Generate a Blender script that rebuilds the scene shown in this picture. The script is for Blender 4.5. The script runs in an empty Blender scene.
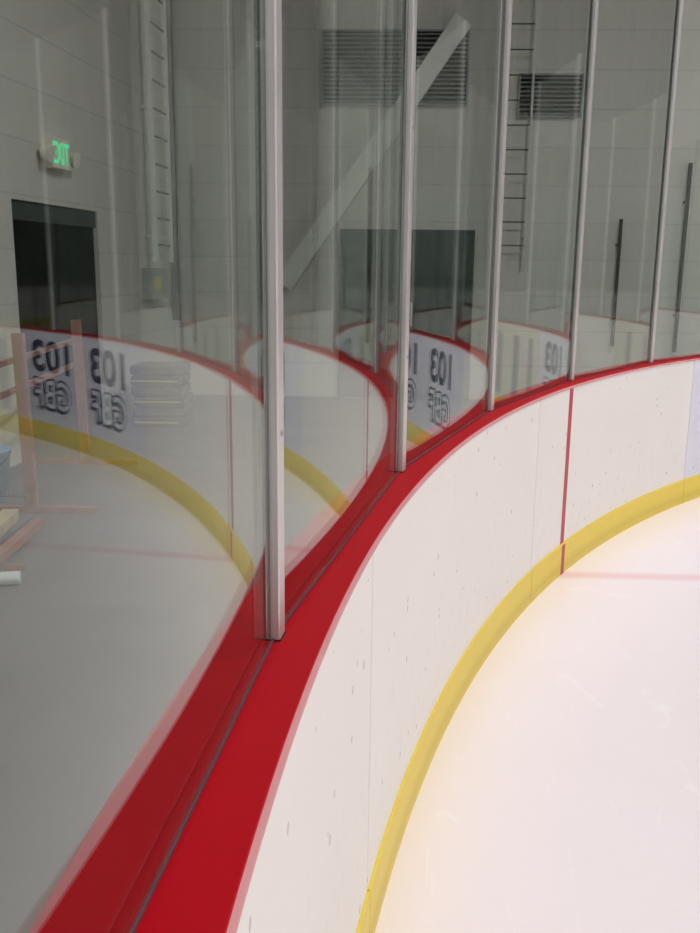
import bpy, bmesh, math, random
from mathutils import Vector, Matrix
from math import sin, cos, pi, radians, degrees
random.seed(7)
SC = bpy.context.scene
COL = SC.collection

# ------------------------------------------------------------------ camera
CAMF, PITCH, ROLL, CAMH = 895.0, 0.21894, 0.011173, 1.68102
Fv = Vector((0, cos(PITCH), -sin(PITCH)))
U0 = Vector((0, sin(PITCH), cos(PITCH)))
Rv = Vector((1, 0, 0)) * cos(ROLL) + U0 * sin(ROLL)
Uv = -Vector((1, 0, 0)) * sin(ROLL) + U0 * cos(ROLL)
cd = bpy.data.cameras.new('camera'); cam = bpy.data.objects.new('camera', cd); COL.objects.link(cam)
cd.sensor_fit = 'VERTICAL'; cd.sensor_height = 24.0; cd.lens = CAMF / 933 * 24.0
cd.clip_start = 0.02; cd.clip_end = 300
mw = Matrix.Identity(4)
for i in range(3):
    mw[i][0] = Rv[i]; mw[i][1] = Uv[i]; mw[i][2] = -Fv[i]
mw[0][3], mw[1][3], mw[2][3] = 0, 0, CAMH
cam.matrix_world = mw
SC.camera = cam

# ------------------------------------------------------------------ world, exposure
wd = bpy.data.worlds.new('world'); SC.world = wd; wd.use_nodes = True
wd.node_tree.nodes['Background'].inputs[0].default_value = (0.9, 0.95, 1, 1)
wd.node_tree.nodes['Background'].inputs[1].default_value = 0.15
SC.view_settings.view_transform = 'Standard'; SC.view_settings.look = 'None'
SC.view_settings.gamma = 1; SC.view_settings.use_curve_mapping = False
SC.view_settings.exposure = 0.0
cy = SC.cycles
cy.max_bounces = 14; cy.diffuse_bounces = 4; cy.glossy_bounces = 8; cy.transmission_bounces = 4
cy.transparent_max_bounces = 40; cy.use_denoising = True; cy.sample_clamp_indirect = 6.0
cy.caustics_reflective = False; cy.caustics_refractive = False

# ------------------------------------------------------------------ lamp power (lamps are built further down)
LAMP_W = 226.0
LAMP_SPREAD = 150

# ------------------------------------------------------------------ rink geometry
R = 8.9555; CX, CY = 8.8308, 0.1261; YAW = radians(-2.1)
ARC = R * pi / 2; ENDL = 25.9 - 2 * R
RAIL_Z = 1.07; KICK = 0.183
PS = 8.27 * pi / 180 * R                       # post spacing along the board line
S_POST = radians(8.2 - 2.1) * R               # first visible post
S_SEAM = radians(11.6 - 2.1) * R
def rot(u, v):
    return (CX + u * cos(YAW) - v * sin(YAW), CY + u * sin(YAW) + v * cos(YAW))
def rotd(u, v):
    return (u * cos(YAW) - v * sin(YAW), u * sin(YAW) + v * cos(YAW))
def path(s):
    """point on the board line, outward normal (away from the ice), tangent; s grows clockwise"""
    if s < 0:
        p, n = (-R, s), (-1, 0)
    elif s <= ARC:
        t = s / R; p, n = (-R * cos(t), R * sin(t)), (-cos(t), sin(t))
    elif s <= ARC + ENDL:
        p, n = (s - ARC, R), (0, 1)
    elif s <= 2 * ARC + ENDL:
        t = (s - ARC - ENDL) / R; p, n = (ENDL + R * sin(t), R * cos(t)), (sin(t), cos(t))
    else:
        p, n = (ENDL + R, -(s - 2 * ARC - ENDL)), (1, 0)
    P = Vector((*rot(*p), 0)); N = Vector((*rotd(*n), 0)); T = Vector((N.y, -N.x, 0))
    return P, N, T
def off(s, o, z):
    P, N, T = path(s); return P + N * o + Vector((0, 0, z))

# pixel -> world helpers (only to find where a thing stands)
def ray(px, py):
    return Fv + Rv * ((px - 350) / CAMF) - Uv * ((py - 466.5) / CAMF)
def at_z(px, py, z=0.0):
    r = ray(px, py); t = (z - CAMH) / r.z; return Vector((0, 0, CAMH)) + r * t
def on_plane(px, py, P0, n):
    r = ray(px, py); o = Vector((0, 0, CAMH)); t = (P0 - o).dot(n) / r.dot(n); return o + r * t

# ------------------------------------------------------------------ materials
def lin(c):
    c = c / 255
    return c / 12.92 if c <= 0.04045 else ((c + 0.055) / 1.055) ** 2.4
def rgb(r, g, b): return (lin(r), lin(g), lin(b), 1)
class NT:
    def __init__(s, name):
        s.m = bpy.data.materials.new(name); s.m.use_nodes = True; s.t = s.m.node_tree
        s.b = s.t.nodes['Principled BSDF']; s.out = s.t.nodes['Material Output']
    def n(s, typ, **kw):
        x = s.t.nodes.new(typ)
        for k, v in kw.items(): setattr(x, k, v)
        return x
    def l(s, a, b): s.t.links.new(a, b)
    def math(s, op, a, b=None, c=None, clamp=False):
        x = s.n('ShaderNodeMath', operation=op); x.use_clamp = clamp
        for i, v in enumerate((a, b, c)):
            if v is None: continue
            if isinstance(v, (int, float)): x.inputs[i].default_value = v
            else: s.l(v, x.inputs[i])
        return x.outputs[0]
    def mix(s, fac, a, b, mode='MIX'):
        x = s.n('ShaderNodeMix', data_type='RGBA', blend_type=mode)
        for i, v in ((0, fac), (6, a), (7, b)):
            if isinstance(v, (int, float, tuple)): x.inputs[i].default_value = v
            else: s.l(v, x.inputs[i])
        return x.outputs[2]
    def coords(s, which='Object'): return s.n('ShaderNodeTexCoord').outputs[which]
    def mapped(s, scale, src=None):
        x = s.n('ShaderNodeMapping'); x.inputs['Scale'].default_value = scale
        s.l(src or s.coords(), x.inputs[0]); return x.outputs[0]
    def noise(s, scale, detail=3, vec=None, rough=.5, dist=0):
        x = s.n('ShaderNodeTexNoise'); x.inputs['Scale'].default_value = scale; x.inputs['Detail'].default_value = detail
        x.inputs['Roughness'].default_value = rough; x.inputs['Distortion'].default_value = dist
        s.l(vec or s.coords(), x.inputs['Vector']); return x.outputs['Fac']
    def ramp(s, fac, stops):
        x = s.n('ShaderNodeValToRGB'); e = x.color_ramp.elements
        while len(e) > 1: e.remove(e[-1])
        e[0].position, e[0].color = stops[0]
        for p, c in stops[1:]:
            k = e.new(p); k.color = c
        s.l(fac, x.inputs[0]); return x.outputs[0]
    def bump(s, h, strength=.2, dist=.01):
        x = s.n('ShaderNodeBump'); x.inputs['Strength'].default_value = strength; x.inputs['Distance'].default_value = dist
        s.l(h, x.inputs['Height']); s.l(x.outputs[0], s.b.inputs['Normal'])
W1 = (1, 1, 1, 1); K0 = (0, 0, 0, 1)
def plain(name, col, rough=.5, metal=0., var=.06, scale=6, spec=.5):
    t = NT(name); f = t.noise(scale, 4)
    a = tuple(c * (1 - var) for c in col[:3]) + (1,); b = tuple(min(1, c * (1 + var)) for c in col[:3]) + (1,)
    t.l(t.ramp(f, [(.3, a), (.7, b)]), t.b.inputs['Base Color'])
    t.b.inputs['Roughness'].default_value = rough; t.b.inputs['Metallic'].default_value = metal
    t.b.inputs['Specular IOR Level'].default_value = spec
    return t.m
M = {}
def ice_mat():
    t = NT('ice')
    sep = t.n('ShaderNodeSeparateXYZ'); t.l(t.coords(), sep.inputs[0])
    base = t.ramp(t.noise(.9, 3), [(.3, (.88, .80, .81, 1)), (.7, (.90, .82, .86, 1))])
    # skate scratches: thin bright arcs
    acc = None
    for sc_, r_, w_ in ((2.1, 0.3, .006), (3.3, 1.9, .005), (1.4, 2.6, .004)):
        mp = t.n('ShaderNodeMapping'); mp.inputs['Rotation'].default_value = (0, 0, r_); mp.inputs['Scale'].default_value = (1, .35, 1)
        t.l(t.coords(), mp.inputs[0])
        nz = t.noise(sc_, 1, mp.outputs[0], dist=.4)
        d = t.math('ABSOLUTE', t.math('SUBTRACT', nz, .5))
        line = t.math('SUBTRACT', 1, t.math('DIVIDE', d, w_), clamp=True)
        brk = t.ramp(t.noise(3.0 + sc_, 2), [(.5, K0), (.6, W1)])
        line = t.math('MULTIPLY', line, brk)
        acc = line if acc is None else t.math('MAXIMUM', acc, line)
    base = t.mix(t.math('MULTIPLY', acc, .35), base, (.95, .94, .94, 1))
    fine = t.noise(60, 6, t.mapped((1, .3, 1)), .7)
    base = t.mix(t.ramp(fine, [(.55, K0), (.8, (.25, .25, .25, 1))]), base, (.78, .74, .76, 1))
    # goal line, painted under the ice, 13 ft from the end boards
    gv = R * sin(radians(31.5 - 2.1))
    d = t.math('ABSOLUTE', t.math('SUBTRACT', sep.outputs['Y'], gv))
    gl = t.math('SUBTRACT', 1.0, t.math('DIVIDE', t.math('SUBTRACT', d, .018), .06), clamp=True)
    gl = t.math('MULTIPLY', gl, .42)
    base = t.mix(gl, base, (.80, .36, .42, 1))
    t.l(base, t.b.inputs['Base Color'])
    t.b.inputs['Roughness'].default_value = .3; t.b.inputs['Specular IOR Level'].default_value = .45
    t.bump(t.math('ADD', t.math('MULTIPLY', acc, .4), t.noise(5, 3)), .12, .01)
    return t.m
M['ice'] = ice_mat()
def board_mat(name, col):
    t = NT(name)
    # puck marks: sparse dark specks and short scuffs
    v = t.n('ShaderNodeTexVoronoi', feature='F1'); v.inputs['Scale'].default_value = 16
    t.l(t.mapped((1, 1, .85)), v.inputs['Vector'])
    wn = t.n('ShaderNodeSeparateColor'); t.l(v.outputs['Color'], wn.inputs[0])
    rad = t.math('MULTIPLY', t.math('GREATER_THAN', wn.outputs[0], .35), t.math('MULTIPLY', wn.outputs[1], .17))
    spot = t.math('LESS_THAN', v.outputs['Distance'], rad)
    v2 = t.noise(38, 5, t.mapped((1, 1, .25)), .75)
    scuff = t.ramp(v2, [(.56, K0), (.72, W1)])
    sep = t.n('ShaderNodeSeparateXYZ'); t.l(t.coords(), sep.inputs[0])
    low = t.ramp(sep.outputs['Z'], [(.1, (.9, .9, .9, 1)), (.75, (.15, .15, .15, 1))])
    base = t.mix(t.noise(1.5, 3), col, tuple(c * .93 for c in col[:3]) + (1,))
    base = t.mix(t.math('MULTIPLY', scuff, t.math('MULTIPLY', low, .5)), base, (.42, .40, .45, 1))
    base = t.mix(t.math('MULTIPLY', spot, .45), base, (.2, .19, .22, 1))
    t.l(base, t.b.inputs['Base Color'])
    t.b.inputs['Roughness'].default_value = .38; t.b.inputs['Specular IOR Level'].default_value = .4
    return t.m
M['board'] = board_mat('white_board_plastic', (.83, .80, .765, 1))
M['board_blue'] = board_mat('pale_blue_board_plastic', (.73, .725, .82, 1))
M['board_beige'] = board_mat('beige_board_plastic', (.70, .64, .52, 1))
M['band'] = plain('grey_lavender_print', rgb(140, 135, 150), .4)
def kick_mat():
    t = NT('yellow_kick_plastic')
    sep = t.n('ShaderNodeSeparateXYZ'); t.l(t.coords(), sep.inputs[0])
    base = t.mix(t.noise(3, 4), rgb(232, 206, 70), rgb(222, 196, 66))
    # scrape and frost line worn along the lower third
    z = t.math('ADD', sep.outputs['Z'], t.math('MULTIPLY', t.math('SUBTRACT', t.noise(6, 4), .5), .04))
    grime = t.ramp(z, [(.0, (.3, .3, .3, 1)), (.035, W1), (.05, W1), (.10, K0)])
    base = t.mix(t.math('MULTIPLY', grime, .3), base, rgb(165, 148, 50))
    sp = t.ramp(t.noise(45, 5, None, .7), [(.68, K0), (.74, W1)])
    base = t.mix(t.math('MULTIPLY', sp, .5), base, rgb(120, 95, 40))
    t.l(base, t.b.inputs['Base Color']); t.b.inputs['Roughness'].default_value = .4
    return t.m
M['kick'] = kick_mat()
def rail_mat():
    t = NT('red_rail_plastic')
    base = t.mix(t.noise(4, 4), rgb(189, 4, 25), rgb(180, 2, 21))
    t.b.inputs['Specular IOR Level'].default_value = .15
    sp = t.ramp(t.noise(30, 4, None, .6), [(.72, K0), (.78, W1)])
    base = t.mix(t.math('MULTIPLY', sp, .5), base, rgb(70, 15, 20))
    t.l(base, t.b.inputs['Base Color']); t.b.inputs['Roughness'].default_value = .5
    t.bump(t.noise(120, 3), .05, .002)
    return t.m
M['rail'] = rail_mat()
M['rail_edge'] = plain('pink_rail_edge_highlight', rgb(208, 142, 144), .5)  # faded lip edge with its highlight painted in as paler pink
M['red_stripe'] = plain('red_stripe', rgb(178, 52, 70), .45)
M['gasket'] = plain('grey_gasket', rgb(92, 66, 76), .45)
M['alu'] = plain('brushed_aluminium', (.66, .645, .63, 1), .38, .6, .08, 3)
M['alu_shaded'] = plain('shaded_aluminium', (.10, .105, .10, 1), .45, .3)  # back channel of the posts: its shade painted in as darker aluminium
M['slot'] = plain('dark_rubber', rgb(38, 36, 36), .7)
M['bolt'] = plain('steel_bolt', (.5, .5, .5, 1), .35, .9)
M['navy'] = plain('navy_print', rgb(38, 42, 82), .4)
M['print_white'] = plain('white_print', rgb(225, 228, 238), .4)
def glass_mat():
    t = NT('rink_glass')
    nt = t.t; nt.nodes.remove(t.b)
    geo = t.n('ShaderNodeNewGeometry')
    ior = t.math('ADD', 1.52, t.math('MULTIPLY', geo.outputs['Backfacing'], 1 / 1.52 - 1.52))
    fr = t.n('ShaderNodeFresnel'); t.l(ior, fr.inputs['IOR'])
    tr = t.n('ShaderNodeBsdfTransparent'); tr.inputs[0].default_value = (.915, .955, .935, 1)
    gl = t.n('ShaderNodeBsdfGlossy'); gl.inputs['Roughness'].default_value = 0.0; gl.inputs[0].default_value = (.93, .97, .95, 1)
    mx = t.n('ShaderNodeMixShader'); t.l(fr.outputs[0], mx.inputs[0]); t.l(tr.outputs[0], mx.inputs[1]); t.l(gl.outputs[0], mx.inputs[2])
    t.l(mx.outputs[0], t.out.inputs[0])
    return t.m
M['glass'] = glass_mat()
def wall_mat(name, c1, bw=60, bh=.45):
    t = NT(name)
    br = t.n('ShaderNodeTexBrick'); br.inputs['Scale'].default_value = 1
    br.inputs['Brick Width'].default_value = bw; br.inputs['Row Height'].default_value = bh
    br.inputs['Mortar Size'].default_value = .008; br.inputs['Mortar Smooth'].default_value = .3; br.offset = 0.0
    br.inputs['Color1'].default_value = c1; br.inputs['Color2'].default_value = tuple(c * .95 for c in c1[:3]) + (1,)
    br.inputs['Mortar'].default_value = tuple(c * .80 for c in c1[:3]) + (1,)
    sep = t.n('ShaderNodeSeparateXYZ'); cmb = t.n('ShaderNodeCombineXYZ')
    t.l(t.coords(), sep.inputs[0]); t.l(sep.outputs['X'], cmb.inputs[0]); t.l(sep.outputs['Z'], cmb.inputs[1]); t.l(cmb.outputs[0], br.inputs['Vector'])
    n = t.noise(.8, 5)
    t.l(t.mix(t.math('MULTIPLY', n, .25), br.outputs['Color'], tuple(c * .7 for c in c1[:3]) + (1,)), t.b.inputs['Base Color'])
    t.b.inputs['Roughness'].default_value = .8
    return t.m
M['wall'] = wall_mat('painted_panel_wall', (.76, .73, .675, 1))
M['concrete'] = plain('grey_concrete', (.165, .155, .14, 1), .7, 0, .12, 2)
M['ceiling'] = plain('dark_roof_deck', (.22, .22, .22, 1), .8)
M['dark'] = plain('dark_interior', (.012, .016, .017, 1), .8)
M['soffit'] = plain('doorway_soffit', rgb(60, 68, 68), .7)
M['teal'] = plain('dark_teal_paint', rgb(8, 36, 40), .4)
M['slat'] = plain('grey_louvre_metal', (.36, .36, .35, 1), .5, .2)
M['slatdark'] = plain('dark_louvre_gap', (.03, .032, .03, 1), .8)
M['steel'] = plain('painted_steel', (.74, .73, .70, 1), .5)
M['brace'] = plain('pale_brace_paint', (.88, .87, .82, 1), .6)
M['curtain'] = plain('added_black_cloth', (.012, .014, .014, 1), .95, 0, .2, 3, .1)
M['rung'] = plain('dark_rung_steel', (.10, .10, .10, 1), .5)
M['brown'] = plain('dark_brown_pipe', rgb(34, 24, 23), .5)
M['wood'] = plain('reddish_wood', rgb(158, 104, 80), .6, 0, .18, 9)
M['woodpale'] = plain('pale_wood', rgb(205, 184, 140), .6, 0, .12, 9)
M['purple'] = plain('dark_plank_gap', rgb(70, 62, 78), .7)
M['white'] = plain('white_plastic', (.8, .8, .8, 1), .45)
M['cream'] = plain('cream_plastic', (.95, .88, .76, 1), .45, 0, .03)
M['lblue'] = plain('light_blue_plastic', rgb(150, 190, 225), .4)
M['blue'] = plain('blue_paint', rgb(20, 66, 92), .5)
M['pad'] = plain('grey_vinyl_pad', (.17, .17, .17, 1), .5)
M['yellowtrim'] = plain('yellow_piping', rgb(200, 190, 80), .5)
def emis(name, col, st):
    t = NT(name); t.b.inputs['Base Color'].default_value = col
    t.b.inputs['Emission Color'].default_value = col; t.b.inputs['Emission Strength'].default_value = st
    return t.m
M['exit_green'] = emis('lit_green_letters', (.08, .60, .28, 1), 1.0)
M['lens'] = emis('lit_lamp_lens', (1, .97, .93, 1), 8)

# ------------------------------------------------------------------ mesh helpers
def link(name, verts, faces, mat, parent=None, smooth=False, loc=None):
    me = bpy.data.meshes.new(name)
    org = Vector((0, 0, 0))
    me.from_pydata([tuple(v) for v in verts], [], faces); me.update()
    bm = bmesh.new(); bm.from_mesh(me); bmesh.ops.recalc_face_normals(bm, faces=bm.faces); bm.to_mesh(me); bm.free()
    if smooth:
        for p in me.polygons: p.use_smooth = True
    me.materials.append(mat)
    o = bpy.data.objects.new(name, me); COL.objects.link(o)
    if parent: o.parent = parent
    return o
def empty(name, loc, rz=0):
    o = bpy.data.objects.new(name, None); COL.objects.link(o); o.location = loc; o.rotation_euler = (0, 0, rz)
    o.empty_display_size = .1
    return o
def tag(o, label=None, cat=None, group=None, kind=None):
    if label: o['label'] = label
    if cat: o['category'] = cat
    if group: o['group'] = group
    if kind: o['kind'] = kind
    return o
def recentre(o):
    """move a parentless mesh object's origin to its base"""
    me = o.data; xs = [v.co for v in me.vertices]
    c = Vector(((min(v.x for v in xs) + max(v.x for v in xs)) / 2, (min(v.y for v in xs) + max(v.y for v in xs)) / 2, min(v.z for v in xs)))
    me.transform(Matrix.Translation(-c)); o.location = c
    return o
class MB:
    def __init__(s): s.v = []; s.f = []
    def add(s, v, f):
        k = len(s.v); s.v += [Vector(x) for x in v]; s.f += [tuple(i + k for i in q) for q in f]; return s
    def box(s, x0, x1, y0, y1, z0, z1, mt=None):
        v = [Vector((x, y, z)) for z in (z0, z1) for x, y in ((x0, y0), (x1, y0), (x1, y1), (x0, y1))]
        if mt: v = [mt @ a for a in v]
        return s.add(v, [(0, 3, 2, 1), (4, 5, 6, 7), (0, 1, 5, 4), (1, 2, 6, 5), (2, 3, 7, 6), (3, 0, 4, 7)])
    def bar(s, a, b, w, h, up=Vector((0, 0, 1))):
        """square bar from a to b, w across, h along up"""
        a, b = Vector(a), Vector(b); d = (b - a).normalized(); x = d.cross(up)
        if x.length < 1e-4: x = d.cross(Vector((0, 1, 0)))
        x.normalize(); y = x.cross(d).normalized()
        v = [p + x * i * w / 2 + y * j * h / 2 for p in (a, b) for i, j in ((-1, -1), (1, -1), (1, 1), (-1, 1))]
        return s.add(v, [(0, 3, 2, 1), (4, 5, 6, 7), (0, 1, 5, 4), (1, 2, 6, 5), (2, 3, 7, 6), (3, 0, 4, 7)])
    def tube(s, a, b, r, n=12, r2=None):
        a, b = Vector(a), Vector(b); d = (b - a).normalized(); x = d.orthogonal().normalized(); y = d.cross(x)
        r2 = r if r2 is None else r2
        v = [p + (x * cos(2 * pi * i / n) + y * sin(2 * pi * i / n)) * q for p, q in ((a, r), (b, r2)) for i in range(n)]
        return s.add(v, [(i, (i + 1) % n, n + (i + 1) % n, n + i) for i in range(n)] + [tuple(range(n - 1, -1, -1)), tuple(range(n, 2 * n))])
    def lathe(s, prof, n=24, c=Vector((0, 0, 0))):
        v = [c + Vector((r * cos(2 * pi * i / n), r * sin(2 * pi * i / n), z)) for r, z in prof for i in range(n)]
        f = [(k * n + i, k * n + (i + 1) % n, (k + 1) * n + (i + 1) % n, (k + 1) * n + i) for k in range(len(prof) - 1) for i in range(n)]
        return s.add(v, f)
    def build(s, name, mat, parent=None, smooth=False): return link(name, s.v, s.f, mat, parent, smooth)
def steps(s0, s1, d=.09):
    n = max(2, int(math.ceil((s1 - s0) / d)) + 1)
    return [s0 + (s1 - s0) * i / (n - 1) for i in range(n)]
def sweep(name, prof, s0, s1, mat, parent=None, smooth=False, d=.09, origin=None):
    """closed profile [(offset, z)] swept along the board line"""
    ss = steps(s0, s1, d); v = []; f = []; m = len(prof)
    o0 = origin or Vector((0, 0, 0))
    for s in ss:
        P, N, T = path(s)
        v += [P + N * o + Vector((0, 0, z)) - o0 for o, z in prof]
    for k in range(len(ss) - 1):
        for i in range(m):
            j = (i + 1) % m; f.append((k * m + i, k * m + j, (k + 1) * m + j, (k + 1) * m + i))
    f.append(tuple(range(m))); f.append(tuple(range((len(ss) - 1) * m, len(ss) * m)))
    return link(name, v, f, mat, parent, smooth)

# ------------------------------------------------------------------ the setting
# back wall: parallel to the end boards, about 3 m behind them
BW0 = Vector((0, 11.75, 0)); BWD = Vector((cos(YAW), sin(YAW), 0)); BWN = Vector((-sin(YAW) * -1, -cos(YAW), 0))
BWN = Vector((BWD.y, -BWD.x, 0))              # towards the rink
# left wall
LA = radians(7.0); LW0 = Vector((-2.87, 7.3, 0)); LWD = Vector((sin(LA), cos(LA), 0)); LWN = Vector((LWD.y, -LWD.x, 0))
def corner():
    # intersection of both walls
    a, b = LWD, BWD; d = BW0 - LW0; det = a.x * (-b.y) + b.x * a.y
    t = (d.x * (-b.y) + b.x * d.y) / det; return LW0 + a * t
CR = corner()
CEIL = 9.2
def wallframe(P0, D, N):
    """object frame: X along the wall, -Y into the room (N), Z up"""
    m = Matrix.Identity(4); Y = -N
    for i in range(3): m[i][0] = D[i]; m[i][1] = Y[i]; m[i][2] = (0, 0, 1)[i]; m[i][3] = P0[i]
    return m
MB_ = wallframe(CR, BWD, BWN); ML_ = wallframe(CR, LWD, LWN)
MBi, MLi = MB_.inverted(), ML_.inverted()
def bw(px, py, out=0.0):
    P = on_plane(px, py, CR + BWN * out, BWN); q = MBi @ P; return q.x, q.z
def lw(px, py, out=0.0):
    P = on_plane(px, py, CR + LWN * out, LWN); q = MLi @ P; return q.x, q.z
def inframe(o, m): o.matrix_world = m; return o

fl = MB().box(-14, 32, -60, 14, -.3, -.05).build('floor', M['concrete']); tag(fl, kind='structure')
# raised floor around the rink is level with the ice
def slab_floor():
    ss = steps(-12, 2 * ARC + ENDL + 6, .3)
    v = []; f = []
    outer = []
    for s in ss:
        P, N, T = path(s)
        a = P + N * .07
        b = P + N * (4.2 if s < ARC * .5 else 9)
        v += [a, b, a + Vector((0, 0, -.05)), b + Vector((0, 0, -.05))]
    for k in range(len(ss) - 1):
        a, b = 4 * k, 4 * k + 4
        f += [(a, a + 1, b + 1, b), (a + 2, b + 2, b + 3, a + 3), (a, b, b + 2, a + 2), (a + 1, a + 3, b + 3, b + 1)]
    return v, f
wk = MB().box(-14, 32, -60, 14, -.05, -.002).build('floor_walkway', M['concrete']); tag(wk, kind='structure')

ice = empty('tmp', (0, 0, 0)); bpy.data.objects.remove(ice)
def ice_sheet():
    ss = steps(-52 + R, 2 * ARC + ENDL + 52 - R, .15)
    loc = []
    c = Vector((CX, CY, 0)); mi = Matrix.Rotation(-YAW, 4, 'Z')
    top = [mi @ (path(s)[0] + path(s)[1] * .02 - c) for s in ss]
    n = len(top)
    v = [Vector((p.x, p.y, 0)) for p in top] + [Vector((p.x, p.y, -.04)) for p in top]
    f = [tuple(range(n)), tuple(range(2 * n - 1, n - 1, -1))] + [(i, (i + 1) % n, n + (i + 1) % n, n + i) for i in range(n)]
    o = link('floor_ice', v, f, M['ice']); o.location = c; o.rotation_euler = (0, 0, YAW)
    tag(o, kind='structure')
ice_sheet()
ce = MB().box(-14, 32, -60, 14, CEIL, CEIL + .2).build('ceiling', M['ceiling']); tag(ce, kind='structure')

# back wall with its louvres and door set in it
w = MB().box(-.2, 36, 0, .25, 0, CEIL).build('wall_back', M['wall']); inframe(w, MB_); tag(w, kind='structure')
w = MB().box(-14, 32, -60.3, -60, 0, CEIL).build('wall_front', M['wall']); tag(w, kind='structure')
w = MB().box(32, 32.3, -60, 14, 0, CEIL).build('wall_right', M['wall']); tag(w, kind='structure')
# left wall with the doorway cut in it
dx0, dz0 = lw(11, 198); dx1, dz1 = lw(97, 212); DZ = (dz0 + dz1) / 2
b = MB()
b.box(-70, dx0, 0, .05, 0, CEIL); b.box(dx1, 0, 0, .05, 0, CEIL); b.box(dx0, dx1, 0, .05, DZ, CEIL)
w = b.build('wall_left', M['wall']); inframe(w, ML_); tag(w, kind='structure')
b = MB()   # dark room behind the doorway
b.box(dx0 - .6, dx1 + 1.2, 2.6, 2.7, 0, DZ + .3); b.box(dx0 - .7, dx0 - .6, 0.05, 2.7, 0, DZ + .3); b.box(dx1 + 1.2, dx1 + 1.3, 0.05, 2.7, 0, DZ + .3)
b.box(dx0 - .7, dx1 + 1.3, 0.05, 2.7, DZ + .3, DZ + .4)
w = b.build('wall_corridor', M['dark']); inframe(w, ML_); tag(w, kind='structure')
w = MB().box(dx0, dx1, .02, .05, DZ - .16, DZ - .002).build('trim_1', M['soffit']); inframe(w, ML_); tag(w, kind='structure')

def wall_thing(name, m, label, cat, group=None):
    o = empty(name, (0, 0, 0)); o.matrix_world = m; tag(o, label, cat, group); return o

# dark teal double door in the back wall
ax0, az = bw(340, 229); ax1, _ = bw(475, 229)
dr = empty('door_1', (0, 0, 0)); dr.matrix_world = MB_; tag(dr, kind='structure')
b = MB(); b.box(ax0, ax0 + .06, -.05, 0, 0, az); b.box(ax1 - .06, ax1, -.05, 0, 0, az); b.box(ax0 + .06, ax1 - .06, -.05, 0, az - .07, az)
b.build('door_frame', M['teal'], dr)
mid = (ax0 + ax1) / 2
for a, c in ((ax0 + .06, mid - .004), (mid + .004, ax1 - .06)):
    lf = MB().box(a, c, -.03, 0, .01, az - .07).build('door_leaf', M['teal'], dr)
    hx = c - .07 if a < mid - .3 else a + .07
    h = MB(); h.tube((hx, -.075, .95), (hx, -.075, 1.25), .011); h.tube((hx, -.075, .98), (hx, -.03, .98), .008); h.tube((hx, -.075, 1.22), (hx, -.03, 1.22), .008)
    h.build('door_handle', M['steel'], lf)

def louvre(p0, p1, n, label, frame=.02):
    x0, z1 = bw(*p0); x1, z0 = bw(*p1)
    t = wall_thing('wall_louvre', MB_, label, 'louvre')
    b = MB(); b.box(x0, x1, -.05, 0, z0, z0 + frame); b.box(x0, x1, -.05, 0, z1 - frame, z1); b.box(x0, x0 + frame, -.05, 0, z0 + frame, z1 - frame); b.box(x1 - frame, x1, -.05, 0, z0 + frame, z1 - frame)
    b.build('louvre_frame', M['slat'], t)
    MB().box(x0 + frame, x1 - frame, -.012, -.002, z0 + frame, z1 - frame).build('louvre_backing', M['slatdark'], t)
    s = MB(); st = (z1 - z0 - 2 * frame) / n
    for i in range(n):
        z = z0 + frame + st * (i + .5); a = Vector((x0 + frame, -.045, z - st * .22)); 
        s.add([(x0 + frame, -.045, z - st * .28), (x1 - frame, -.045, z - st * .28), (x1 - frame, -.014, z + st * .1), (x0 + frame, -.014, z + st * .1),
               (x0 + frame, -.045, z - st * .18), (x1 - frame, -.045, z - st * .18), (x1 - frame, -.014, z + st * .22), (x0 + frame, -.014, z + st * .22)],
              [(0, 3, 2, 1), (4, 5, 6, 7), (0, 1, 5, 4), (1, 2, 6, 5), (2, 3, 7, 6), (3, 0, 4, 7)])
    s.build('louvre_slats', M['slat'], t)
louvre((322, 30), (467, 106), 16, 'large grey wall louvre behind the diagonal brace')
louvre((519, 74), (581, 118), 9, 'small grey wall louvre beside the thin ladder')

# diagonal brace in front of the big louvre
x0, z0 = bw(283, 285, .2); x1, z1 = bw(464, 18, .2)
b = MB().bar((x0, -.12, z0), (x1, -.12, z1), .1, .23)
br = b.build('diagonal_brace', M['brace']); br.matrix_world = MB_
tag(br, 'wide pale steel brace slanting up across the large louvre', 'brace')

def ladder(m, fn, xa, xb, ytop, ybot, rung_px, label, name, standoff=.12, rw=.012, rr=.009):
    t = empty(name, (0, 0, 0)); t.matrix_world = m; tag(t, label, 'ladder')
    xl, zt = fn(xa, ytop, standoff); xr, _ = fn(xb, ytop, standoff); _, zb = fn((xa + xb) / 2, ybot, standoff)
    for x in (xl, xr):
        r = MB(); r.box(x - rw, x + rw, -standoff - .02, -standoff + .02, zb, zt)
        for z in (zb + .3, (zb + zt) / 2, zt - .5): r.box(x - .008, x + .008, -standoff + .02, 0, z - .015, z + .015)
        r.build('ladder_rail', M['steel'], t)
    z = zb + .2
    while z < zt:
        g = MB().tube((xl + rw, -standoff, z), (xr - rw, -standoff, z), rr, 8); g.build('rung', M['rung'], t); z += rung_px
    return t
ladder(MB_, bw, 513, 540.5, -60, 262, .285, 'thin wall ladder on the back wall left of the small louvre', 'wall_ladder')
ladder(ML_, lw, 144.5, 161, -60, 262, .305, 'thin wall ladder on the left wall right of the green sign', 'wall_ladder', .12, .035, .014)

# electrical box under the left ladder
x0, z1 = lw(150, 268, .1); x1, z0 = lw(167, 298, .1)
t = wall_thing('electrical_box', ML_, 'grey electrical box with yellow label under the left wall ladder', 'electrical box')
MB().box(x0, x1, -.12, -.002, z0, z1).build('box_body', M['slat'], t)
MB().box(x0 + .05, x0 + (x1 - x0) * .55, -.124, -.12, z0 + .1, z1 - .1).build('warning_label', M['yellowtrim'], t)

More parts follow.
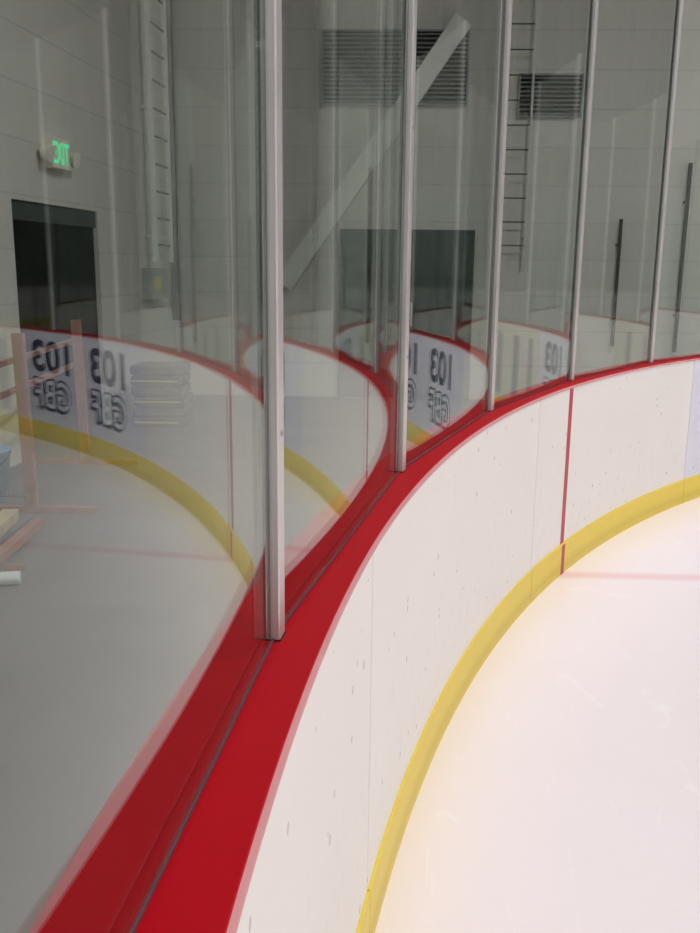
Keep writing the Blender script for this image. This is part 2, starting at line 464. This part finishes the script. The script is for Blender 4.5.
# black curtain added out of view to darken what the panes mirror
t = wall_thing('added_curtain', MB_, 'tall black curtain added out of view to darken the reflections in the glass', 'curtain')
cx0, cx1, n_ = 7.2, 15.2, 220
v = []; f = []
for i in range(n_ + 1):
    x = cx0 + (cx1 - cx0) * i / n_; y = -.16 + .05 * sin(i * .75)
    v += [(x, y, .02), (x, y, 7.2), (x, y + .008, .02), (x, y + .008, 7.2)]
for i in range(n_):
    a, c = 4 * i, 4 * i + 4
    f += [(a, c, c + 1, a + 1), (a + 2, a + 3, c + 3, c + 2), (a + 1, c + 1, c + 3, a + 3), (a, a + 2, c + 2, c)]
f += [(0, 1, 3, 2), (4 * n_, 4 * n_ + 2, 4 * n_ + 3, 4 * n_ + 1)]
link('added_cloth', v, f, M['curtain'], t)
MB().tube((cx0 - .1, -.16, 7.24), (cx1 + .1, -.16, 7.24), .025, 10).build('added_rod', M['steel'], t)
# dark vertical pipes
def pipe(m, fn, pa, pb, r, label, out=.08, name='wall_pipe'):
    xa, za = fn(*pa, out); xb, zb = fn(*pb, out)
    t = empty(name, (0, 0, 0)); t.matrix_world = m; tag(t, label, 'pipe')
    MB().tube((xb, -out, zb), (xb, -out, za), r, 12).build('pipe_run', M['brown'], t)
    for z in (zb + (za - zb) * .2, zb + (za - zb) * .8):
        MB().box(xb - .03, xb + .03, -out, 0, z - .015, z + .015).build('pipe_bracket', M['brown'], t)
pipe(MB_, bw, (622, 219), (612, 346), .022, 'short dark pipe on the back wall seen through the fifth glass panel')
pipe(MB_, bw, (683, 163), (674, 352), .026, 'tall dark pipe on the back wall at the far right')
pipe(ML_, lw, (168, -60), (177, 320), .05, 'thick dark drainpipe in the corner right of the left ladder', .08, 'corner_drainpipe')

# exit sign with two lamp heads
x0, z1 = lw(42, 139); x1, z0 = lw(61, 168)
cx_, cz_ = (x0 + x1) / 2, (z0 + z1) / 2
t = wall_thing('exit_sign', ML_, 'white exit sign with green letters and two lamp heads above the dark doorway', 'exit sign')
hw = (x1 - x0) / 2; hh = .13
MB().box(x0, x1, -.09, 0, cz_ - hh, cz_ + hh).build('sign_body', M['cream'], t)
for sgn in (-1, 1):
    c = Vector((cx_ + sgn * (hw + .09), -.07, cz_ - .01))
    h = MB().tube(c + Vector((0, -.05, -.02)), c + Vector((0, .03, 0)), .075, 18, .055); h.tube(c + Vector((0, .03, 0)), c + Vector((-sgn * .05, .05, .0)), .03)
    h.build('lamp_head', M['cream'], t)

# ------------------------------------------------------------------ text (lettering meshes)
def text_mesh(s, width, height, weight=0.0, depth=.002):
    cu = bpy.data.curves.new('t', 'FONT'); cu.body = s; cu.size = 1; cu.offset = weight; cu.extrude = .0; cu.resolution_u = 4
    cu.fill_mode = 'FRONT'
    o = bpy.data.objects.new('t', cu); COL.objects.link(o)
    dg = bpy.context.evaluated_depsgraph_get(); me = bpy.data.meshes.new_from_object(o.evaluated_get(dg))
    vs = [v.co.copy() for v in me.vertices]; fs = [tuple(p.vertices) for p in me.polygons]
    bpy.data.objects.remove(o); bpy.data.curves.remove(cu)
    xa, xb = min(v.x for v in vs), max(v.x for v in vs); ya, yb = min(v.y for v in vs), max(v.y for v in vs)
    P = [((v.x - xa) / (xb - xa) * width, (v.y - ya) / (yb - ya) * height) for v in vs]
    return P, fs
def solid_text(P, fs, f3, thick):
    """extrude flat glyph faces: f3(x, y, d) gives the point with the face d proud"""
    n = len(P); v = [f3(x, y, thick) for x, y in P] + [f3(x, y, 0) for x, y in P]
    f = [tuple(q) for q in fs]; cnt = {}
    for q in fs:
        for a, b in zip(q, q[1:] + q[:1]): cnt[(a, b)] = 1
    for (a, b) in list(cnt):
        if (b, a) not in cnt: f.append((a, a + n, b + n, b))
    f += [tuple(i + n for i in reversed(q)) for q in fs]
    return v, f
P, fs = text_mesh('EXIT', (x1 - x0) * .92, .19, .02)
v, f = solid_text(P, fs, lambda x, y, d: Vector((x0 + (x1 - x0) * .04 + x, -.09 - d, cz_ - .095 + y)), .004)
link('sign_letters', v, f, M['exit_green'], t)

# ------------------------------------------------------------------ dasher boards, sections of 2.52 m
BO = .004                                      # board face sits just behind the rail lip
def board_section(s0, s1, label, mat='board', group=None):
    sm = (s0 + s1) / 2; base = off(sm, .03, 0)
    t = empty('dasher_board', base); tag(t, label, 'rink board', group)
    g = .0024
    def sw(name, prof, a, b, m, **k): return sweep(name, prof, a, b, M[m], t, origin=base, **k)
    sw('board_face', [(BO, KICK - .01), (BO + .02, KICK - .01), (BO + .02, RAIL_Z - .013), (BO, RAIL_Z - .013)], s0 + g, s1 - g, mat)
    for s in (s0 + .04, sm, s1 - .04):
        P_, N_, T_ = path(s); a = P_ + N_ * .055 - base
        MB().bar(a + Vector((0, 0, .03)), a + Vector((0, 0, RAIL_Z - .04)), .05, .05, N_).build('support_stud', M['slat'], t)
    e = sw('kick_plate', [(-.004, .0), (BO + .02, .0), (BO + .02, KICK - .01), (BO, KICK - .01), (BO, KICK), (.0, KICK), (-.004, KICK - .006)], s0 + g, s1 - g, 'kick')
    return t, base
def proud_strip(name, s0, s1, z0, z1, mat, parent, base, o=BO, th=.0012):
    return sweep(name, [(o - th, z0), (o, z0), (o, z1), (o - th, z1)], s0, s1, M[mat], parent, origin=base)
SEC = 2 * PS
TOT = 2 * ARC + ENDL
names = {
 -1: 'white rink board section nearest the camera at the bottom edge',
  0: 'second white rink board section from the camera, left of the goal stripe',
  1: 'white rink board section carrying the vertical red goal stripe',
  2: 'pale blue rink board section with two 103 GBF signs, seen mirrored in the glass',
  3: 'beige rink board section with grey bands, mirrored in the glass left of fourth post',
}
k = -1
while S_SEAM + (k) * SEC < TOT + 8:
    s0, s1 = S_SEAM + k * SEC, S_SEAM + (k + 1) * SEC
    grp = None; lab = names.get(k)
    if lab is None: lab = 'plain white rink board section far round the end, only faintly mirrored in glass'; grp = 'plain boards around the far end'
    t, base = board_section(s0, s1, lab, {2: 'board_blue', 3: 'board_beige'}.get(k, 'board'), grp)
    if k == 1:
        sg = radians(31.5 - 2.1) * R
        st = proud_strip('goal_stripe', sg - .029, sg + .029, KICK + .001, RAIL_Z - .014, 'red_stripe', t, base)
        st2 = proud_strip('goal_stripe', sg - .012, sg + .036, .001, KICK - .008, 'red_stripe', t, base, -.004)
    if k == 2:
        for th in (47.7, 55.1):
            sa = radians(th - 2.1) * R
            def cyl(x, y, d, sa=sa): return off(sa + x, BO - d, y) - base
            wdt = .73
            P, fs = text_mesh('103', wdt, .31, .032)
            v, f = solid_text(P, fs, lambda x, y, d: cyl(x, .672 + y, d), .0015)
            link('number_lettering', v, f, M['navy'], t)
            P, fs = text_mesh('GBF', wdt, .30, .045)
            v, f = solid_text(P, fs, lambda x, y, d: cyl(x + .03, .30 + y, d), .0012)
            sh = link('letter_shadow', v, f, M['navy'], t)
            v, f = solid_text(P, fs, lambda x, y, d: cyl(x, .325 + y, d), .0018)
            link('letter_outline', v, f, M['navy'], t)
            P, fs = text_mesh('GBF', wdt - .03, .27, .005)
            v, f = solid_text(P, fs, lambda x, y, d: cyl(x + .015, .335 + y, d), .0026)
            link('word_lettering', v, f, M['print_white'], t)
    if k == 3:
        for a, c in ((.25, .42), (.75, .95), (1.3, 1.45), (1.95, 2.15)):
            proud_strip('printed_band', s0 + a, s0 + c, KICK + .05, RAIL_Z - .12, 'band', t, base)
    k += 1
S_A, S_B = S_SEAM - SEC, s1
# cap rail: one continuous red shelf on top of the boards
rbase = Vector((0, 0, 0))
rl = empty('cap_rail', off(S_POST, .09, RAIL_Z - .035)); tag(rl, 'red plastic cap rail running along the top of the rink boards', 'rail')
ob = rl.location.copy()
sweep('rail_shelf', [(.026, RAIL_Z - .012), (.03, RAIL_Z - .036), (.193, RAIL_Z - .036), (.193, RAIL_Z - .004), (.189, RAIL_Z), (.009, RAIL_Z), (.007, RAIL_Z - .001), (.007, RAIL_Z - .012)], S_A, S_B, M['rail'], rl, origin=ob)
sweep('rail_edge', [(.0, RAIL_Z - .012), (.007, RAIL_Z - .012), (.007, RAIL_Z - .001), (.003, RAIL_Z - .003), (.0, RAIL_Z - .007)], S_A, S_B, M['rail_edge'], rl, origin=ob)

# ------------------------------------------------------------------ posts and glass
GO = 9.0515 - R; GT = .010; PTOP = 3.62
ord_ = {0: 'first', 1: 'second', 2: 'third', 3: 'fourth', 4: 'fifth'}
def local_frame(s, o, z):
    P_, N_, T_ = path(s); m = Matrix.Identity(4)
    q = P_ + N_ * o
    for i in range(3): m[i][0] = T_[i]; m[i][1] = N_[i]
    m[0][3], m[1][3], m[2][3] = q.x, q.y, z
    return m      # X along the boards, Y outward, Z up
post_proto = None
def make_post(k):
    global post_proto
    m = local_frame(S_POST + k * PS, GO + (.042 if k == -1 else 0), RAIL_Z)
    lab, grp = None, None
    if 0 <= k <= 4:
        lab = {0: 'aluminium glass post nearest the camera standing on the red rail',
               1: 'second aluminium glass post from the camera',
               2: 'aluminium glass post left of the thin back wall ladder',
               3: 'aluminium glass post just above the red goal stripe',
               4: 'aluminium glass post farthest right in view'}[k]
    else:
        lab = 'aluminium glass post beyond the frame, only mirrored in the panes'; grp = 'mirrored posts out of direct view'
    if post_proto is None:
        t = empty('glass_post', (0, 0, 0)); H = PTOP - RAIL_Z; w = .020
        fp = MB()
        # front channel with rounded nose, back channel
        pr = [(-w, -.002), (-w, -.015), (-w + .002, -.0175), (w - .002, -.0175), (w, -.015), (w, -.002)]
        def ext(pr, z0, z1, mb):
            n = len(pr); v = [(x, y, z) for z in (z0, z1) for x, y in pr]
            mb.add(v, [(i, (i + 1) % n, n + (i + 1) % n, n + i) for i in range(n)] + [tuple(range(n - 1, -1, -1)), tuple(range(n, 2 * n))])
        ext(pr, 0.003, H, fp); a = fp.build('front_channel', M['alu'], t)
        bp = MB(); ext([(x, -y * .9) for x, y in pr], 0.003, H, bp); bp.build('back_channel', M['alu_shaded'], t)
        c = MB(); c.box(-.0175, .0175, -.002, .0016, 0.003, H); c.build('web', M['slot'], t)
        b = MB(); b.box(-.0205, .0205, -.019, .024, 0, .003); b.build('base_shoe', M['slot'], t)
        for z in (.35, 1.0, 1.65, 2.3):
            MB().tube((0, -.0173, z), (0, -.020, z), .005, 10).build('bolt', M['bolt'], a)
        post_proto = t; r = t
    else:
        r = post_proto.copy(); COL.objects.link(r)
        for ch in list(post_proto.children):
            c = ch.copy(); COL.objects.link(c); c.parent = r
            for g in ch.children:
                d = g.copy(); COL.objects.link(d); d.parent = c
    r.matrix_world = m
    for key in ('label', 'category', 'group'):
        if key in r: del r[key]
    tag(r, lab, 'post', grp)
def post_at(k):
    # the post nearest the camera on the left stands a little farther out on the rail
    return off(S_POST + k * PS, GO + (.042 if k == -1 else 0), 0)
def make_glass(k):
    a = post_at(k); b = post_at(k + 1)
    d = (b - a); L = d.length; d.normalize(); n = Vector((-d.y, d.x, 0))
    c = (a + b) / 2; m = Matrix.Identity(4)
    for i in range(3): m[i][0] = d[i]; m[i][1] = n[i]
    m[0][3], m[1][3], m[2][3] = c.x, c.y, RAIL_Z + .001
    h = L / 2 - .0215
    o = MB().box(-h, h, -GT / 2, GT / 2, 0, PTOP - RAIL_Z - .01).build('rink_glass', M['glass']); o.matrix_world = m
    labs = {-1: 'clear glass pane filling the left of the view, before the nearest post',
            0: 'clear glass pane between the first and second posts from the camera',
            1: 'clear glass pane mirroring the 103 sign between second and third posts',
            2: 'clear glass pane in front of the thin back wall ladder',
            3: 'clear glass pane in front of the short dark pipe',
            4: 'clear glass pane at the right edge, beyond the farthest post'}
    if k in labs: tag(o, labs[k], 'glass pane')
    else: tag(o, 'clear glass pane beyond the frame, only mirrored in the nearer panes', 'glass pane', 'mirrored panes out of direct view')
    # gasket strips at the foot of the pane
    g = MB()
    for s_ in ((-1,) if n.dot(path(S_POST + (k + .5) * PS)[1]) > 0 else (1,)):      # the rink side
        y0, y1 = sorted((s_ * (GT / 2), s_ * (GT / 2 + .0025)))
        g.box(-h, h, y0, y1, .0005, .005)
    gg = g.build('gasket', M['gasket'], o)
NP = int((TOT + 6 - S_POST) / PS)
for k in range(-2, NP + 1): make_post(k)
for k in range(-2, NP): make_glass(k)

# ------------------------------------------------------------------ things on the floor behind the glass
# wooden rack: two uprights on feet with two rails
P1 = at_z(33, 512); P2 = at_z(86, 464)
H1 = 1.23
t = empty('wooden_rack', P1); tag(t, 'reddish wooden rack with two uprights and long rails at the left edge', 'rack')
def rel(v): return Vector(v) - P1
for P_ in (P1, P2):
    ft = MB().bar(rel(P_) + Vector((-.42, 0, .022)), rel(P_) + Vector((.44, 0, .022)), .06, .04); ft.build('foot', M['wood'], t)
    MB().bar(rel(P_) + Vector((0, 0, .043)), rel(P_) + Vector((-.02, 0, H1)), .05, .075, Vector((1, 0, 0))).build('upright', M['wood'], t)
dd = (P1 - P2).normalized()
for z in (1.05, .85):
    q = Vector((-.02, -.02, z))
    pa = rel(P2) + q - dd * .1; pb = rel(P1) + q + dd * .9
    sd = Vector((dd.y, -dd.x, 0)) * .045
    MB().bar(pa + sd, pb + sd, .03, .035).build('rail', M['wood'], t)
b = MB().tube(rel(P1) + Vector((-.03, .03, .1)), rel(P1) + dd * .9 + Vector((-.2, 0, .35)), .006, 8)
b.build('brace_wire', M['rung'], t)
# planks
def plank(pa, pb, w, h, z, mat, name, label):
    a = at_z(*pa, z); b_ = at_z(*pb, z); c = (a + b_) / 2; c.z = z - h / 2
    o = MB().bar(a - c - Vector((0, 0, 0)), b_ - c, w, h).build(name, M[mat]); o.location = (c.x, c.y, z)
    for v in o.data.vertices: v.co.z -= 0
    o.location.z = z - h / 2 - (((a - c).z + (b_ - c).z) / 2) if False else c.z
    return tag(o, label, 'plank')
plank((-12, 566), (40, 521), .07, .05, .052, 'wood', 'wooden_plank', 'reddish plank end, lower of the two lying at left edge')
plank((-28, 552), (11, 514), .10, .07, .072, 'woodpale', 'wooden_plank', 'pale cream plank end, upper of the two lying at left edge')
plank((-7, 551), (33, 520), .015, .03, .031, 'purple', 'plank_gap_shade', 'dark purple strip standing in for the shaded gap between the planks')['category'] = 'gap_strip'  # dark strip added to paint the shade in the gap between planks
plank((4, 568), (24, 567), .035, .03, .031, 'wood', 'wooden_batten', 'thin reddish batten lying just behind the white tube')['category'] = 'batten'
a = at_z(20, 577, .04); a2 = at_z(-40, 580, .04)
o = MB().tube(a - a, a2 - a, .036, 20).build('white_tube', M['white'], None, False); o.location = (a.x, a.y, .037); tag(o, 'white cardboard tube lying on the floor at the left edge', 'tube')
a = at_z(-10, 583, .02); a2 = at_z(3, 583, .02)
# light blue bucket
c = at_z(-8, 500)
t = empty('bucket', c); tag(t, 'light blue plastic bucket half cut by the left edge', 'bucket')
MB().lathe([(.0, .002), (.11, .002), (.15, .36), (.158, .365), (.158, .38), (.14, .38), (.103, .015), (0, .015)], 28).build('bucket_body', M['lblue'], t, True)
hd = MB()
pts = [Vector((.155 * cos(x), 0.02, .36 - .12 * sin(x))) for x in [pi * i / 10 for i in range(11)]]
for p_, q_ in zip(pts, pts[1:]): hd.tube(p_ + Vector((0, -.16 * sin(pi * pts.index(p_) / 10), 0)), q_ + Vector((0, -.16 * sin(pi * pts.index(q_) / 10), 0)), .004, 6)
hd.build('bucket_handle', M['rung'], t)
# stack of folded pads
c0 = at_z(134, 427); c1 = at_z(186, 427); wd_ = (c1 - c0).length
ph = .11
for i in range(6):
    t = empty('folded_pad', ((c0.x + c1.x) / 2 + random.uniform(-.02, .02), c0.y + .25, .001 + i * ph), random.uniform(-.05, .05))
    nm = ['bottom', 'second from bottom', 'third from bottom', 'fourth from bottom', 'fifth from bottom', 'top'][i]
    tag(t, 'grey folded vinyl pad by the left wall, %s of its stack' % nm, 'pad', 'stacked folded pads')
    o = MB().box(-wd_ / 2, wd_ / 2, -.25, .25, 0, ph - .012).build('pad_body', M['pad'], t)
    bv = o.modifiers.new('b', 'BEVEL'); bv.width = .02; bv.segments = 3
    if i % 2 == 0:
        MB().box(-wd_ / 2 + .02, wd_ / 2 - .05, -.256, -.2505, ph * .4, ph * .52).build('piping', M['yellowtrim'], t)
# things just inside the dark doorway
t = wall_thing('locker', ML_, 'narrow dark blue locker standing inside the dark doorway', 'locker')
lx = dx0 + (dx1 - dx0) * .3
MB().box(lx, lx + .3, .9, 1.3, 0, 1.75).build('locker_body', M['blue'], t)
MB().box(lx + .02, lx + .28, .885, .898, .05, 1.7).build('locker_door', M['blue'], t)
t = wall_thing('pipe_bend', ML_, 'pale pipe bend inside the dark doorway', 'pipe')
px_ = dx0 + (dx1 - dx0) * .78
MB().tube((px_ - .4, 1.2, 1.95), (px_, 1.2, 1.95), .05).tube((px_, 1.2, 2.0), (px_, 1.2, 1.6), .035).build('pipe_elbow', M['steel'], t)

# ------------------------------------------------------------------ high bay lamps over the ice
def lamp(x, y, proto=[None]):
    if proto[0] is None:
        t = empty('high_bay_lamp', (0, 0, 0))
        MB().lathe([(.0, .42), (.09, .42), (.12, .3), (.3, .12), (.36, 0), (.35, 0), (.28, .11), (.1, .28), (0, .28)], 28).build('reflector', M['slat'], t, True)
        MB().lathe([(0, .05), (.33, .05), (.33, .02), (.28, -.06), (.15, -.11), (0, -.12)], 28).build('lens', M['lens'], t)
        MB().tube((0, 0, .42), (0, 0, CEIL - 8.0), .012, 8).build('hanging_rod', M['steel'], t)
        ld = bpy.data.lights.new('lamp_light', 'AREA'); ld.shape = 'DISK'; ld.size = .62; ld.energy = LAMP_W; ld.color = (1, 1, .995); ld.spread = radians(LAMP_SPREAD)
        lo = bpy.data.objects.new('lamp_light', ld); COL.objects.link(lo); lo.parent = t; lo.location = (0, 0, -.14)
        proto[0] = t
    else:
        t = proto[0].copy(); COL.objects.link(t)
        for ch in proto[0].children:
            c = ch.copy(); COL.objects.link(c); c.parent = t
    t.location = (x, y, 8.0)
    tag(t, 'round high bay lamp hanging over the ice, mirrored as a small glint', 'ceiling lamp', 'high bay lamps over the ice')
for i in range(7):
    for u in (-5.5, 2.2, 9.8, 17.5 - 2):
        v_ = 4.5 - 7.5 * i
        x, y = rot(u + 0.0, v_); lamp(x, y)
